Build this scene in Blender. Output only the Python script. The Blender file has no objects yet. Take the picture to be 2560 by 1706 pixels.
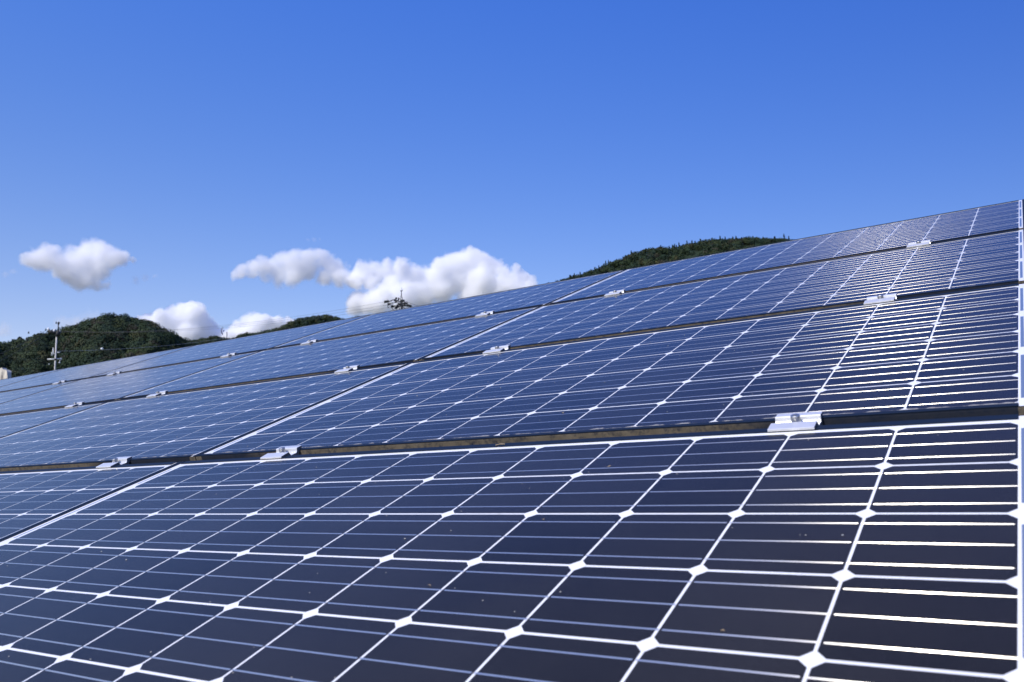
import bpy, bmesh, math, random
import numpy as np
from mathutils import Vector, Matrix, Euler, noise as mnoise
rad = math.radians
C = bpy.context.scene.collection
scene = bpy.context.scene

# ------------------------------------------------------------------ camera
# the array plane: u along the rows, v up the slope, n its normal
TILT = rad(20.0)
CT, ST = math.cos(TILT), math.sin(TILT)
Z0 = 1.0                                    # height of the lower cell edge over the ground
def P2W(u, v, n=0.0):
    return Vector((u, v*CT - n*ST, v*ST + n*CT + Z0))
def D2W(d):
    return Vector((d[0], d[1]*CT - d[2]*ST, d[1]*ST + d[2]*CT))
CAM_R = [[0.8332046, 0.5054627, -0.2242266], [-0.1132796, -0.2408728, -0.9639233], [-0.5412374, 0.8285455, -0.1434377]]
CAM_P = (0.050584, -0.363956, 0.437816)
FPX = 2077.131
cam_d = bpy.data.cameras.new("camera"); cam = bpy.data.objects.new("camera", cam_d); C.objects.link(cam)
right = D2W(CAM_R[0]); up = -D2W(CAM_R[1]); fwd = D2W(CAM_R[2])
m = Matrix.Identity(4)
for i in range(3):
    m[i][0] = right[i]; m[i][1] = up[i]; m[i][2] = -fwd[i]
CAMW = P2W(*CAM_P)
m.translation = CAMW
cam.matrix_world = m
cam_d.sensor_width = 36.0; cam_d.lens = 36.0*FPX/2560.0
cam_d.clip_start = 0.02; cam_d.clip_end = 20000
cam_d.dof.use_dof = True; cam_d.dof.focus_distance = 2.6; cam_d.dof.aperture_fstop = 9.0
scene.camera = cam
def ray(x, y):
    """direction through photo pixel (x, y)"""
    d = fwd + right*((x-1280)/FPX) - up*((y-853)/FPX)
    return d
def at(x, y, dist):
    """point at horizontal distance dist in the direction of photo pixel (x, y)"""
    d = ray(x, y); return CAMW + d*(dist/math.hypot(d.x, d.y))

# ------------------------------------------------------------------ light
SUN_EL = rad(43.0)
sx = -0.14; sz = math.sin(SUN_EL); sy = -math.sqrt(1-sx*sx-sz*sz)
SUN = Vector((sx, sy, sz))
world = bpy.data.worlds.new("World"); scene.world = world; world.use_nodes = True
nt = world.node_tree; nt.nodes.clear()
sky = nt.nodes.new("ShaderNodeTexSky"); sky.sky_type = 'NISHITA'; sky.sun_disc = False
sky.sun_elevation = SUN_EL; sky.sun_rotation = math.pi + math.atan2(-sx, -sy)*-1
sky.altitude = 300; sky.air_density = 1.0; sky.dust_density = 0.6; sky.ozone_density = 3.0
hs = nt.nodes.new("ShaderNodeHueSaturation"); hs.inputs['Saturation'].default_value = 1.25; hs.inputs['Hue'].default_value = 0.515
# photo sky: deeper overhead and to the right, paler towards the sun side and the horizon
SKYK = [[-0.3277, -0.4087, -0.7526], [-0.6238, 0.7219, -0.5223], [-0.6854, 1.5438, -0.2734]]
gtc = nt.nodes.new("ShaderNodeTexCoord"); gsp = nt.nodes.new("ShaderNodeSeparateXYZ"); nt.links.new(gtc.outputs['Generated'], gsp.inputs[0])
def wm(op, a_, b_):
    n_ = nt.nodes.new("ShaderNodeMath"); n_.operation = op
    for i_, v_ in enumerate((a_, b_)):
        if isinstance(v_, (int, float)): n_.inputs[i_].default_value = v_
        else: nt.links.new(v_, n_.inputs[i_])
    return n_.outputs[0]
wz = wm('MINIMUM', wm('MAXIMUM', gsp.outputs['Z'], 0.16), 0.6); wx = wm('MINIMUM', wm('MAXIMUM', gsp.outputs['X'], -1.0), 0.3)
comb = nt.nodes.new("ShaderNodeCombineColor")
for i_, (ka, kb, kc) in enumerate(SKYK):
    nt.links.new(wm('POWER', math.e, wm('ADD', wm('ADD', wm('MULTIPLY', wz, kb), wm('MULTIPLY', wx, kc)), ka)), comb.inputs[i_])
tint = nt.nodes.new("ShaderNodeMix"); tint.data_type = 'RGBA'; tint.blend_type = 'MULTIPLY'; tint.inputs[0].default_value = 1.0
nt.links.new(comb.outputs[0], tint.inputs[7])
bg = nt.nodes.new("ShaderNodeBackground"); bg.inputs['Strength'].default_value = 0.13
wo = nt.nodes.new("ShaderNodeOutputWorld")
nt.links.new(sky.outputs[0], hs.inputs['Color']); nt.links.new(hs.outputs[0], tint.inputs[6])
nt.links.new(tint.outputs[2], bg.inputs['Color']); nt.links.new(bg.outputs[0], wo.inputs['Surface'])
sl = bpy.data.lights.new("sun", 'SUN'); sl.energy = 3.1; sl.angle = rad(0.55); sl.color = (1.0, 0.945, 0.85)
so = bpy.data.objects.new("sun", sl); C.objects.link(so)
so.rotation_euler = SUN.to_track_quat('Z', 'Y').to_euler()
vs = scene.view_settings
vs.view_transform = 'Standard'; vs.look = 'None'; vs.exposure = 0.5; vs.gamma = 1.0; vs.use_curve_mapping = False
cy = scene.cycles
cy.use_denoising = True
cy.max_bounces = 48; cy.volume_bounces = 48; cy.transparent_max_bounces = 24
cy.volume_step_rate = 1.0; cy.volume_max_steps = 512
cy.sample_clamp_indirect = 10.0

# ------------------------------------------------------------------ helpers
def tag(o, label=None, cat=None, group=None, kind=None):
    if label: o['label'] = label
    if cat: o['category'] = cat
    if group: o['group'] = group
    if kind: o['kind'] = kind
    return o
def link(name, me, mat=None, parent=None):
    o = bpy.data.objects.new(name, me); C.objects.link(o)
    if mat is not None and len(me.materials) == 0: me.materials.append(mat)
    if parent is not None: o.parent = parent
    return o
def empty(name, loc=(0,0,0), rot=(0,0,0)):
    o = bpy.data.objects.new(name, None); C.objects.link(o)
    o.location = loc; o.rotation_euler = rot; o.empty_display_size = 0.1
    return o
def copy_of(o, parent=None):
    c = o.copy(); C.objects.link(c); c.parent = parent
    return c
def bm_mesh(bm, name, smooth=False):
    me = bpy.data.meshes.new(name); bm.normal_update(); bm.to_mesh(me); bm.free()
    if smooth: me.polygons.foreach_set('use_smooth', [True]*len(me.polygons))
    return me
def box(bm, x0, x1, y0, y1, z0, z1, bev=0.0):
    r = bmesh.ops.create_cube(bm, size=1.0)
    vv = r['verts']
    for v in vv:
        v.co = Vector(((x0+x1)/2+v.co.x*(x1-x0), (y0+y1)/2+v.co.y*(y1-y0), (z0+z1)/2+v.co.z*(z1-z0)))
    if bev > 0:
        es = list({e for v in vv for e in v.link_edges})
        bmesh.ops.bevel(bm, geom=es, offset=bev, segments=2, affect='EDGES', profile=0.6)
def tube(bm, pts, r, n=8, cap=True, taper=None):
    pts = [Vector(p) for p in pts]; rings = []
    for i, p in enumerate(pts):
        t = (pts[min(i+1, len(pts)-1)] - pts[max(i-1, 0)]).normalized()
        a = Vector((0,0,1)) if abs(t.z) < 0.9 else Vector((1,0,0))
        x = t.cross(a).normalized(); y = t.cross(x)
        rr = r if taper is None else r + (taper-r)*i/(len(pts)-1)
        if isinstance(r, (list, tuple)): rr = r[i]
        rings.append([bm.verts.new(p + x*rr*math.cos(k*2*math.pi/n) + y*rr*math.sin(k*2*math.pi/n)) for k in range(n)])
    for a, b in zip(rings, rings[1:]):
        for k in range(n):
            bm.faces.new((a[k], a[(k+1) % n], b[(k+1) % n], b[k]))
    if cap:
        bm.faces.new(rings[0][::-1]); bm.faces.new(rings[-1])
def mat(name):
    mt = bpy.data.materials.new(name); mt.use_nodes = True
    return mt, mt.node_tree, mt.node_tree.nodes['Principled BSDF']
def simple(name, col, rough=0.5, metal=0.0, spec=0.5, var=0.0, scale=20.0):
    mt, t, b = mat(name)
    b.inputs['Base Color'].default_value = (*col, 1); b.inputs['Roughness'].default_value = rough
    b.inputs['Metallic'].default_value = metal; b.inputs['Specular IOR Level'].default_value = spec
    if var > 0:
        tc = t.nodes.new('ShaderNodeTexCoord'); nz = t.nodes.new('ShaderNodeTexNoise')
        nz.inputs['Scale'].default_value = scale; nz.inputs['Detail'].default_value = 6
        rp = t.nodes.new('ShaderNodeValToRGB')
        rp.color_ramp.elements[0].position = 0.3; rp.color_ramp.elements[1].position = 0.7
        rp.color_ramp.elements[0].color = (*[c*(1-var) for c in col], 1); rp.color_ramp.elements[1].color = (*[min(1, c*(1+var)) for c in col], 1)
        t.links.new(tc.outputs['Object'], nz.inputs['Vector']); t.links.new(nz.outputs['Fac'], rp.inputs['Fac']); t.links.new(rp.outputs['Color'], b.inputs['Base Color'])
    return mt
def N(t, kind, **kw):
    n = t.nodes.new(kind)
    for k, v in kw.items(): setattr(n, k, v)
    return n
def math_node(t, op, a, b=None):
    n = t.nodes.new('ShaderNodeMath'); n.operation = op
    for i, s in enumerate((a, b)):
        if s is None: continue
        if isinstance(s, (int, float)): n.inputs[i].default_value = s
        else: t.links.new(s, n.inputs[i])
    return n.outputs[0]

# ------------------------------------------------------------------ panel materials
PN = D2W((0, 0, 1))
def glassy(name, col, rough=0.5, metal=0.0, spec=0.3, coat=1.0):
    """a surface laminated under the panel's flat front glass (the coat)"""
    mt, t, b = mat(name)
    b.inputs['Base Color'].default_value = (*col, 1); b.inputs['Roughness'].default_value = rough
    b.inputs['Metallic'].default_value = metal; b.inputs['Specular IOR Level'].default_value = spec
    b.inputs['Coat Weight'].default_value = coat; b.inputs['Coat IOR'].default_value = 1.17
    b.inputs['Sheen Weight'].default_value = 0.17; b.inputs['Sheen Roughness'].default_value = 0.14; b.inputs['Sheen Tint'].default_value = (0.9, 0.86, 0.8, 1)
    # textured solar glass: faintly uneven gloss from thin dust
    tc = N(t, 'ShaderNodeTexCoord'); nz = N(t, 'ShaderNodeTexNoise'); nz.inputs['Scale'].default_value = 3.0; nz.inputs['Detail'].default_value = 5
    mr = N(t, 'ShaderNodeMapRange'); mr.inputs['From Min'].default_value = 0.3; mr.inputs['From Max'].default_value = 0.7
    mr.inputs['To Min'].default_value = 0.08; mr.inputs['To Max'].default_value = 0.15
    geo = N(t, 'ShaderNodeNewGeometry')
    t.links.new(geo.outputs['Position'], nz.inputs['Vector']); t.links.new(nz.outputs['Fac'], mr.inputs['Value']); t.links.new(mr.outputs[0], b.inputs['Coat Roughness'])
    cn = N(t, 'ShaderNodeCombineXYZ')
    for i in range(3): cn.inputs[i].default_value = PN[i]
    t.links.new(cn.outputs[0], b.inputs['Coat Normal'])
    return mt, t, b
M_back, t, b = glassy("white_backsheet", (0.80, 0.80, 0.79), 0.6, spec=0.1)
M_cell, t, b = glassy("silicon_cell", (0.010, 0.016, 0.048), 0.5, spec=0.06)
# per cell tone, thin silver fingers along v and a soft film of dust
tc = N(t, 'ShaderNodeTexCoord'); sp = N(t, 'ShaderNodeSeparateXYZ'); t.links.new(tc.outputs['Object'], sp.inputs[0])
fr = math_node(t, 'FRACT', math_node(t, 'MULTIPLY', math_node(t, 'ADD', sp.outputs['X'], 10.0), 1/0.0021))
fing = math_node(t, 'LESS_THAN', fr, 0.065)
oi = N(t, 'ShaderNodeObjectInfo')
rp = N(t, 'ShaderNodeValToRGB'); rp.color_ramp.elements[0].color = (0.0070, 0.0068, 0.0075, 1); rp.color_ramp.elements[1].color = (0.0150, 0.0145, 0.0150, 1)
t.links.new(oi.outputs['Random'], rp.inputs['Fac'])
geo = N(t, 'ShaderNodeNewGeometry'); nz = N(t, 'ShaderNodeTexNoise'); nz.inputs['Scale'].default_value = 2.2; nz.inputs['Detail'].default_value = 8; nz.inputs['Roughness'].default_value = 0.65
t.links.new(geo.outputs['Position'], nz.inputs['Vector'])
mr = N(t, 'ShaderNodeMapRange'); mr.inputs['From Min'].default_value = 0.35; mr.inputs['From Max'].default_value = 0.75; mr.inputs['To Min'].default_value = 0.0; mr.inputs['To Max'].default_value = 0.035
t.links.new(nz.outputs['Fac'], mr.inputs['Value'])
mx = N(t, 'ShaderNodeMix', data_type='RGBA'); mx.inputs[7].default_value = (0.30, 0.27, 0.23, 1)
t.links.new(mr.outputs[0], mx.inputs[0]); t.links.new(rp.outputs['Color'], mx.inputs[6])
mx2 = N(t, 'ShaderNodeMix', data_type='RGBA'); mx2.inputs[7].default_value = (0.11, 0.11, 0.12, 1)
t.links.new(fing, mx2.inputs[0]); t.links.new(mx.outputs[2], mx2.inputs[6]); t.links.new(mx2.outputs[2], b.inputs['Base Color'])
M_bus, t, b = glassy("silver_busbar", (0.78, 0.74, 0.65), 0.30, metal=0.86)
# drawn solder strip: grooves along u spread the sun's glint across v
b.inputs['Anisotropic'].default_value = 1.0
tg = N(t, 'ShaderNodeCombineXYZ')
LEAN = rad(34.0)      # the glass bends the view, so the strips answer to light as if leaning down the slope
for i in range(3): tg.inputs[i].default_value = D2W((0, math.cos(LEAN), math.sin(LEAN)))[i]
bn = N(t, 'ShaderNodeCombineXYZ')
for i in range(3): bn.inputs[i].default_value = D2W((0, -math.sin(LEAN), math.cos(LEAN)))[i]
t.links.new(bn.outputs[0], b.inputs['Normal'])
t.links.new(tg.outputs[0], b.inputs['Tangent'])
M_rib, t, b = glassy("tinned_ribbon", (0.22, 0.28, 0.37), 0.40, metal=0.35)
# dark anodised frame, dusty brown on its lower face
M_frame, t, b = mat("anodised_frame")
b.inputs['Specular IOR Level'].default_value = 0.08
tc = N(t, 'ShaderNodeTexCoord'); sp = N(t, 'ShaderNodeSeparateXYZ'); t.links.new(tc.outputs['Object'], sp.inputs[0])
ds = math_node(t, 'ABSOLUTE', math_node(t, 'ADD', sp.outputs['X'], 1.02))
geo = N(t, 'ShaderNodeNewGeometry')
n1 = N(t, 'ShaderNodeTexNoise'); n1.inputs['Scale'].default_value = 5.0; n1.inputs['Detail'].default_value = 3; t.links.new(geo.outputs['Position'], n1.inputs['Vector'])
dsn = math_node(t, 'ADD', ds, math_node(t, 'MULTIPLY', math_node(t, 'SUBTRACT', n1.outputs['Fac'], 0.5), 0.35))
mid = N(t, 'ShaderNodeMapRange'); mid.interpolation_type = 'SMOOTHSTEP'
mid.inputs['From Min'].default_value = 0.74; mid.inputs['From Max'].default_value = 0.50; mid.inputs['To Min'].default_value = 0.10; mid.inputs['To Max'].default_value = 1.0
t.links.new(dsn, mid.inputs['Value'])
endm = math_node(t, 'GREATER_THAN', math_node(t, 'ABSOLUTE', math_node(t, 'ADD', sp.outputs['X'], 0.9603)), 0.958)
amt = math_node(t, 'MAXIMUM', mid.outputs[0], endm)
n2 = N(t, 'ShaderNodeTexNoise'); n2.inputs['Scale'].default_value = 90.0; n2.inputs['Detail'].default_value = 8; n2.inputs['Roughness'].default_value = 0.7
t.links.new(geo.outputs['Position'], n2.inputs['Vector'])
m2 = N(t, 'ShaderNodeMapRange'); m2.inputs['From Min'].default_value = 0.28; m2.inputs['From Max'].default_value = 0.52; t.links.new(n2.outputs['Fac'], m2.inputs['Value'])
sn = N(t, 'ShaderNodeSeparateXYZ'); t.links.new(tc.outputs['Normal'], sn.inputs[0])
low = math_node(t, 'MULTIPLY', math_node(t, 'LESS_THAN', sp.outputs['Z'], -0.0004), math_node(t, 'LESS_THAN', sn.outputs['Y'], -0.6))
amt = math_node(t, 'MULTIPLY', math_node(t, 'MULTIPLY', amt, m2.outputs[0]), low)
dirt = N(t, 'ShaderNodeValToRGB'); dirt.color_ramp.elements[0].color = (0.085, 0.070, 0.050, 1); dirt.color_ramp.elements[1].color = (0.21, 0.175, 0.125, 1)
n3 = N(t, 'ShaderNodeTexNoise'); n3.inputs['Scale'].default_value = 35.0; n3.inputs['Detail'].default_value = 4; t.links.new(geo.outputs['Position'], n3.inputs['Vector']); t.links.new(n3.outputs['Fac'], dirt.inputs['Fac'])
mx = N(t, 'ShaderNodeMix', data_type='RGBA'); mx.inputs[6].default_value = (0.011, 0.018, 0.034, 1)
t.links.new(amt, mx.inputs[0]); t.links.new(dirt.outputs['Color'], mx.inputs[7]); t.links.new(mx.outputs[2], b.inputs['Base Color'])
rr = N(t, 'ShaderNodeMapRange'); rr.inputs['To Min'].default_value = 0.5; rr.inputs['To Max'].default_value = 0.95; t.links.new(amt, rr.inputs['Value']); t.links.new(rr.outputs[0], b.inputs['Roughness'])
# dust caught along the lower lip
M_dust, t, b = mat("dust_line")
b.inputs['Base Color'].default_value = (0.36, 0.34, 0.31, 1); b.inputs['Roughness'].default_value = 0.9
geo = N(t, 'ShaderNodeNewGeometry'); nz = N(t, 'ShaderNodeTexNoise'); nz.inputs['Scale'].default_value = 45.0; nz.inputs['Detail'].default_value = 6
t.links.new(geo.outputs['Position'], nz.inputs['Vector'])
tc = N(t, 'ShaderNodeTexCoord'); sp = N(t, 'ShaderNodeSeparateXYZ'); t.links.new(tc.outputs['Object'], sp.inputs[0])
mr = N(t, 'ShaderNodeMapRange'); mr.inputs['From Min'].default_value = 0.0; mr.inputs['From Max'].default_value = 0.012; mr.inputs['To Min'].default_value = 0.30; mr.inputs['To Max'].default_value = 0.66; t.links.new(sp.outputs['Y'], mr.inputs['Value'])
a0 = math_node(t, 'SUBTRACT', nz.outputs['Fac'], mr.outputs[0])
al = N(t, 'ShaderNodeMapRange'); al.inputs['From Max'].default_value = 0.14; al.inputs['To Max'].default_value = 0.75; t.links.new(a0, al.inputs['Value']); t.links.new(al.outputs[0], b.inputs['Alpha'])
M_alu = simple("mill_aluminium", (0.76, 0.76, 0.75), 0.38, 0.48, 0.5, 0.04, 60)
M_steel = simple("galvanised_steel", (0.46, 0.46, 0.45), 0.38, 0.9, 0.5, 0.15, 150)
M_washer = simple("washer_steel", (0.36, 0.35, 0.33), 0.45, 0.85)

# ------------------------------------------------------------------ solar panels
PU, PV = 0.1585, 0.1585*0.988487
RP, MP = 1.023425, 1.96856
NU, NV = 12, 6
V_OUT0, V_OUT1 = -0.0140, 0.9690
U_OUT1 = 0.0225; U_OUT0 = U_OUT1 - MP + 0.003
LIPN = 0.0020
def lip_seg(bm, x0, x1, y0, y1):
    box(bm, x0, x1, y0, y1, 0.0003, LIPN, 0.0006)
def frame_mesh():
    bm = bmesh.new()
    w = 0.011
    # side members, full length
    for x0, x1, li in ((U_OUT0, U_OUT0+w, 1), (U_OUT1-w, U_OUT1, -1)):
        box(bm, x0, x1, V_OUT0, V_OUT1, -0.040, -0.0018, 0.0008)
        lip_seg(bm, x0+0.0005, x1-0.0005, V_OUT0+0.002, V_OUT1-0.002)
    # long members: wall, return flange and the top lip, which stops short of the corners
    for y0, y1, l0, l1 in ((V_OUT0, V_OUT0+w, V_OUT0+0.0002, -0.0008), (V_OUT1-w, V_OUT1, 0.9495, V_OUT1-0.0004)):
        box(bm, U_OUT0+w+0.0004, U_OUT1-w-0.0004, y0, y1, -0.040, -0.0018, 0.0008)
        lip_seg(bm, U_OUT0+0.0165, U_OUT1-0.0235, l0, l1)
    for y0, y1 in ((V_OUT0+w, V_OUT0+0.035), (V_OUT1-0.035, V_OUT1-w)):
        box(bm, U_OUT0+w+0.002, U_OUT1-w-0.002, y0, y1, -0.040, -0.038)
    # thin upstand round the laminate
    box(bm, U_OUT0, U_OUT1, V_OUT0+0.0002, V_OUT0+0.0030, -0.0018, -0.0001); box(bm, U_OUT0, U_OUT1, V_OUT1-0.0030, V_OUT1-0.0002, -0.0018, -0.0001)
    box(bm, U_OUT0+0.0002, U_OUT0+0.0030, V_OUT0+0.0031, V_OUT1-0.0031, -0.0018, -0.0001); box(bm, U_OUT1-0.0030, U_OUT1-0.0002, V_OUT0+0.0031, V_OUT1-0.0031, -0.0018, -0.0001)
    return bm_mesh(bm, "frame")
def backsheet_mesh():
    bm = bmesh.new()
    box(bm, U_OUT0+0.0032, U_OUT1-0.0032, V_OUT0+0.0032, V_OUT1-0.0032, -0.0016, 0.0)
    return bm_mesh(bm, "backsheet")
CW, CH = PU-0.0036, PV-0.0046
def cell_mesh():
    bm = bmesh.new(); a, h = CW/2, CH/2; cu, cv = 0.0098, 0.0108; z = 0.00012
    pts = [(-a+cu,-h),(a-cu,-h),(a,-h+cv),(a,h-cv),(a-cu,h),(-a+cu,h),(-a,h-cv),(-a,-h+cv)]
    bm.faces.new([bm.verts.new((x, y, z)) for x, y in pts])
    return bm_mesh(bm, "solar_cell")
def bus_mesh(flip):
    """three soldered strips with a softly rounded top; they run on over the gap to the next cell at one end"""
    bm = bmesh.new(); a = CW/2
    x0, x1 = (-a-0.0030, a-0.0028)
    w, h, ns = 0.0028, 0.00010, 5
    for vy in (-0.0505, 0.0, 0.0505):
        rings = []
        xs = [x0, x0+0.0015] + list(np.linspace(x0+0.004, x1-0.003, 12)) + [x1-0.0012, x1]
        for i, x in enumerate(xs):
            s = 0.55 if i in (0, len(xs)-1) else 1.0
            ring = []
            for k in range(ns):
                q = -1+2*k/(ns-1)
                ring.append(bm.verts.new(((x if not flip else -x), vy+q*w/2*s, 0.00016+h*s*math.sqrt(max(0, 1-q*q)))))
            rings.append(ring)
        for r0, r1 in zip(rings, rings[1:]):
            for k in range(ns-1):
                f = (r0[k], r1[k], r1[k+1], r0[k+1])
                bm.faces.new(f if not flip else f[::-1])
    return bm_mesh(bm, "busbars", True)
def ribbon_mesh(w, l):
    bm = bmesh.new(); box(bm, -w/2, w/2, -l/2, l/2, 0.0001, 0.0003)
    return bm_mesh(bm, "ribbon")
def dust_mesh():
    bm = bmesh.new(); y0 = -0.0006
    xs = np.linspace(U_OUT0+0.02, U_OUT1-0.024, 60)
    a = [bm.verts.new((x, y0, 0.0007)) for x in xs]; c = [bm.verts.new((x, y0+0.0125, 0.0007)) for x in xs]
    for i in range(len(xs)-1): bm.faces.new((a[i], a[i+1], c[i+1], c[i]))
    return bm_mesh(bm, "dust_line")
ME_frame, ME_back, ME_cell, ME_dust = frame_mesh(), backsheet_mesh(), cell_mesh(), dust_mesh()
ME_bus = [bus_mesh(False), bus_mesh(True)]
ME_ribr, ME_ribl, ME_ribs = ribbon_mesh(0.0058, 0.256), ribbon_mesh(0.0058, 0.256), ribbon_mesh(0.0058, 0.10)
for me, mt in ((ME_frame, M_frame), (ME_back, M_back), (ME_cell, M_cell), (ME_dust, M_dust), (ME_bus[0], M_bus), (ME_bus[1], M_bus), (ME_ribr, M_rib), (ME_ribl, M_rib), (ME_ribs, M_rib)):
    me.materials.append(mt)
rowname = ["front", "second", "third", "top"]
nth = ["rightmost", "second from the right", "third from the right", "fourth from the right", "fifth from the right", "sixth from the right"]
def make_panel(r, k, label):
    root = empty("solar_panel", P2W(-k*MP, r*RP, 0), (TILT, 0, 0))
    tag(root, label, "solar panel", "solar panels mounted edge to edge in four sloping rows")
    link("frame", ME_frame, None, root); link("backsheet", ME_back, None, root); link("dust_line", ME_dust, None, root)
    for q in range(3):
        o = link("ribbon", ME_ribr, None, root); o.location = (0.0047, (2*q+1)*PV, 0)
    for q in range(2):
        o = link("ribbon", ME_ribl, None, root); o.location = (-1.9165, (2*q+2)*PV, 0)
    for q in (0.5, 5.5):
        o = link("ribbon", ME_ribs, None, root); o.location = (-1.9165, q*PV, 0)
    for j in range(NV):
        for i in range(NU):
            c = link("solar_cell", ME_cell, None, root); c.location = (-(i+0.5)*PU, (NV-j-0.5)*PV, 0)
            link("busbars", ME_bus[j % 2], None, c)
    return root
plab = {
 (0,0): "nearest solar panel, right end of front row, with blinding sun glints",
 (0,1): "second panel of the front row, cut by the left edge of the photo",
 (1,0): "rightmost solar panel of the second row, directly above the sun-glinting front panel",
}
def panel_label(r, k):
    if (r, k) in plab: return plab[(r, k)]
    return "%s solar panel of the %s row of the blue array" % (nth[k], rowname[r])
for r, n in ((0, 2), (1, 3), (2, 5), (3, 6)):
    for k in range(n): make_panel(r, k, panel_label(r, k))

# ------------------------------------------------------------------ clamps
def clamp_body_mesh():
    """extruded aluminium clamp: front flange over the lower frame, a channel, back flange over the upper frame (local y = v, z = n)"""
    prof = [(-0.026,0.0026),(-0.026,0.0058),(-0.0245,0.0066),(-0.0005,0.0086),(0.0015,0.0076),(0.0060,-0.0015),(0.0235,-0.0015),(0.0262,0.0020),(0.0278,0.0080),(0.030,0.0096),(0.0450,0.0096),(0.0455,0.0082),(0.0455,0.0042),(0.0385,0.0038),(0.0345,-0.0012),(0.0285,-0.0130),(0.0245,-0.0300),(0.004,-0.0300),(0.0015,-0.0100),(-0.0035,0.0020)]
    bm = bmesh.new(); L = 0.0375
    a = [bm.verts.new((-L, y, z)) for y, z in prof]; c = [bm.verts.new((L, y, z)) for y, z in prof]
    n = len(prof)
    for i in range(n): bm.faces.new((a[i], a[(i+1) % n], c[(i+1) % n], c[i]))
    bm.faces.new(a[::-1]); bm.faces.new(c)
    bmesh.ops.recalc_face_normals(bm, faces=bm.faces)
    bmesh.ops.bevel(bm, geom=[e for e in bm.edges if abs(e.verts[0].co.x) > 0.037 and abs(e.verts[1].co.x) > 0.037 and e.verts[0].co.x*e.verts[1].co.x > 0], offset=0.0005, segments=1, affect='EDGES')
    return bm_mesh(bm, "clamp_body")
def bolt_mesh():
    bm = bmesh.new()
    def cyl(r0, r1, z0, z1, n):
        mtx = Matrix.Translation((0, 0, (z0+z1)/2))
        return bmesh.ops.create_cone(bm, cap_ends=True, segments=n, radius1=r0, radius2=r1, depth=z1-z0, matrix=mtx)
    cyl(0.0078, 0.0078, 0.0, 0.0138, 24); cyl(0.0078, 0.0070, 0.0138, 0.0152, 24)
    cyl(0.0036, 0.0036, 0.0153, 0.0160, 6)
    return bm_mesh(bm, "bolt")
def washer_mesh():
    bm = bmesh.new()
    bmesh.ops.create_cone(bm, cap_ends=True, segments=24, radius1=0.0096, radius2=0.0093, depth=0.0018, matrix=Matrix.Translation((0,0,0.0009)))
    return bm_mesh(bm, "washer")
ME_clamp, ME_bolt, ME_wash = clamp_body_mesh(), bolt_mesh(), washer_mesh()
M_end_shade = simple("shaded_aluminium_end", (0.16, 0.16, 0.16), 0.6, 0.3, 0.3, 0.2, 200)  # same aluminium painted darker: shade of the unlit clamp ends put into the colour
ME_clamp.materials.append(M_alu); ME_clamp.materials.append(M_end_shade)
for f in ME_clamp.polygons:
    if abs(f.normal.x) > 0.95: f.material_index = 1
ME_clamp.name = "clamp_body" ; ME_bolt.materials.append(M_steel); ME_wash.materials.append(M_washer)
ordn = ["first", "second", "third", "fourth", "fifth", "sixth", "seventh", "eighth"]
CL_U = (-0.319, -1.568)
def clamp(r, q):
    k, s = divmod(q, 2)
    root = empty("panel_clamp", P2W(CL_U[s]-k*MP, r*RP+0.9735, 0), (TILT, 0, 0))
    if r == 0 and q == 0: lab = "largest silver clamp with a bolt, gripping the front panel beside the sun glints"
    else: lab = "%s silver bolted clamp from the right in the gap between the %s and %s rows" % (ordn[q], rowname[r], rowname[r+1])
    tag(root, lab, "clamp", "silver clamps holding the panel rows")
    link("clamp_body", ME_clamp, None, root)
    w = link("washer", ME_wash, None, root); w.location = (0.000, 0.0150, -0.0014)
    b_ = link("bolt", ME_bolt, None, root); b_.location = (0.000, 0.0150, 0.0005)
for r, n in ((0, 3), (1, 5), (2, 7)):
    for q in range(n): clamp(r, q)

# ------------------------------------------------------------------ rack under the panels
rack = empty("mounting_rack", P2W(0, 0, 0), (TILT, 0, 0))
tag(rack, "grey steel rack of rails and posts hidden beneath the solar panels", "rack")
for k in range(6):
    for s in CL_U:
        bm = bmesh.new(); u = s-k*MP; box(bm, u-0.02, u+0.02, 0.08, 3*RP+0.9, -0.085, -0.041, 0.002)
        link("rail", bm_mesh(bm, "rail"), M_steel, rack)
for v in (0.6, 3.4):
    bm = bmesh.new(); box(bm, -5.8*MP, -0.1, v-0.03, v+0.03, -0.150, -0.086, 0.002)
    link("beam", bm_mesh(bm, "beam"), M_steel, rack)
    for k in range(5):
        top = P2W(-0.6-k*2.4, v, -0.151)
        bm = bmesh.new(); tube(bm, [(top.x, top.y, -0.3), (top.x, top.y, top.z-0.004)], 0.04, 10)
        o = link("post", bm_mesh(bm, "post"), M_steel, rack)
        o.matrix_parent_inverse = (Matrix.Translation(P2W(0,0,0)) @ Euler((TILT,0,0)).to_matrix().to_4x4()).inverted()
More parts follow.
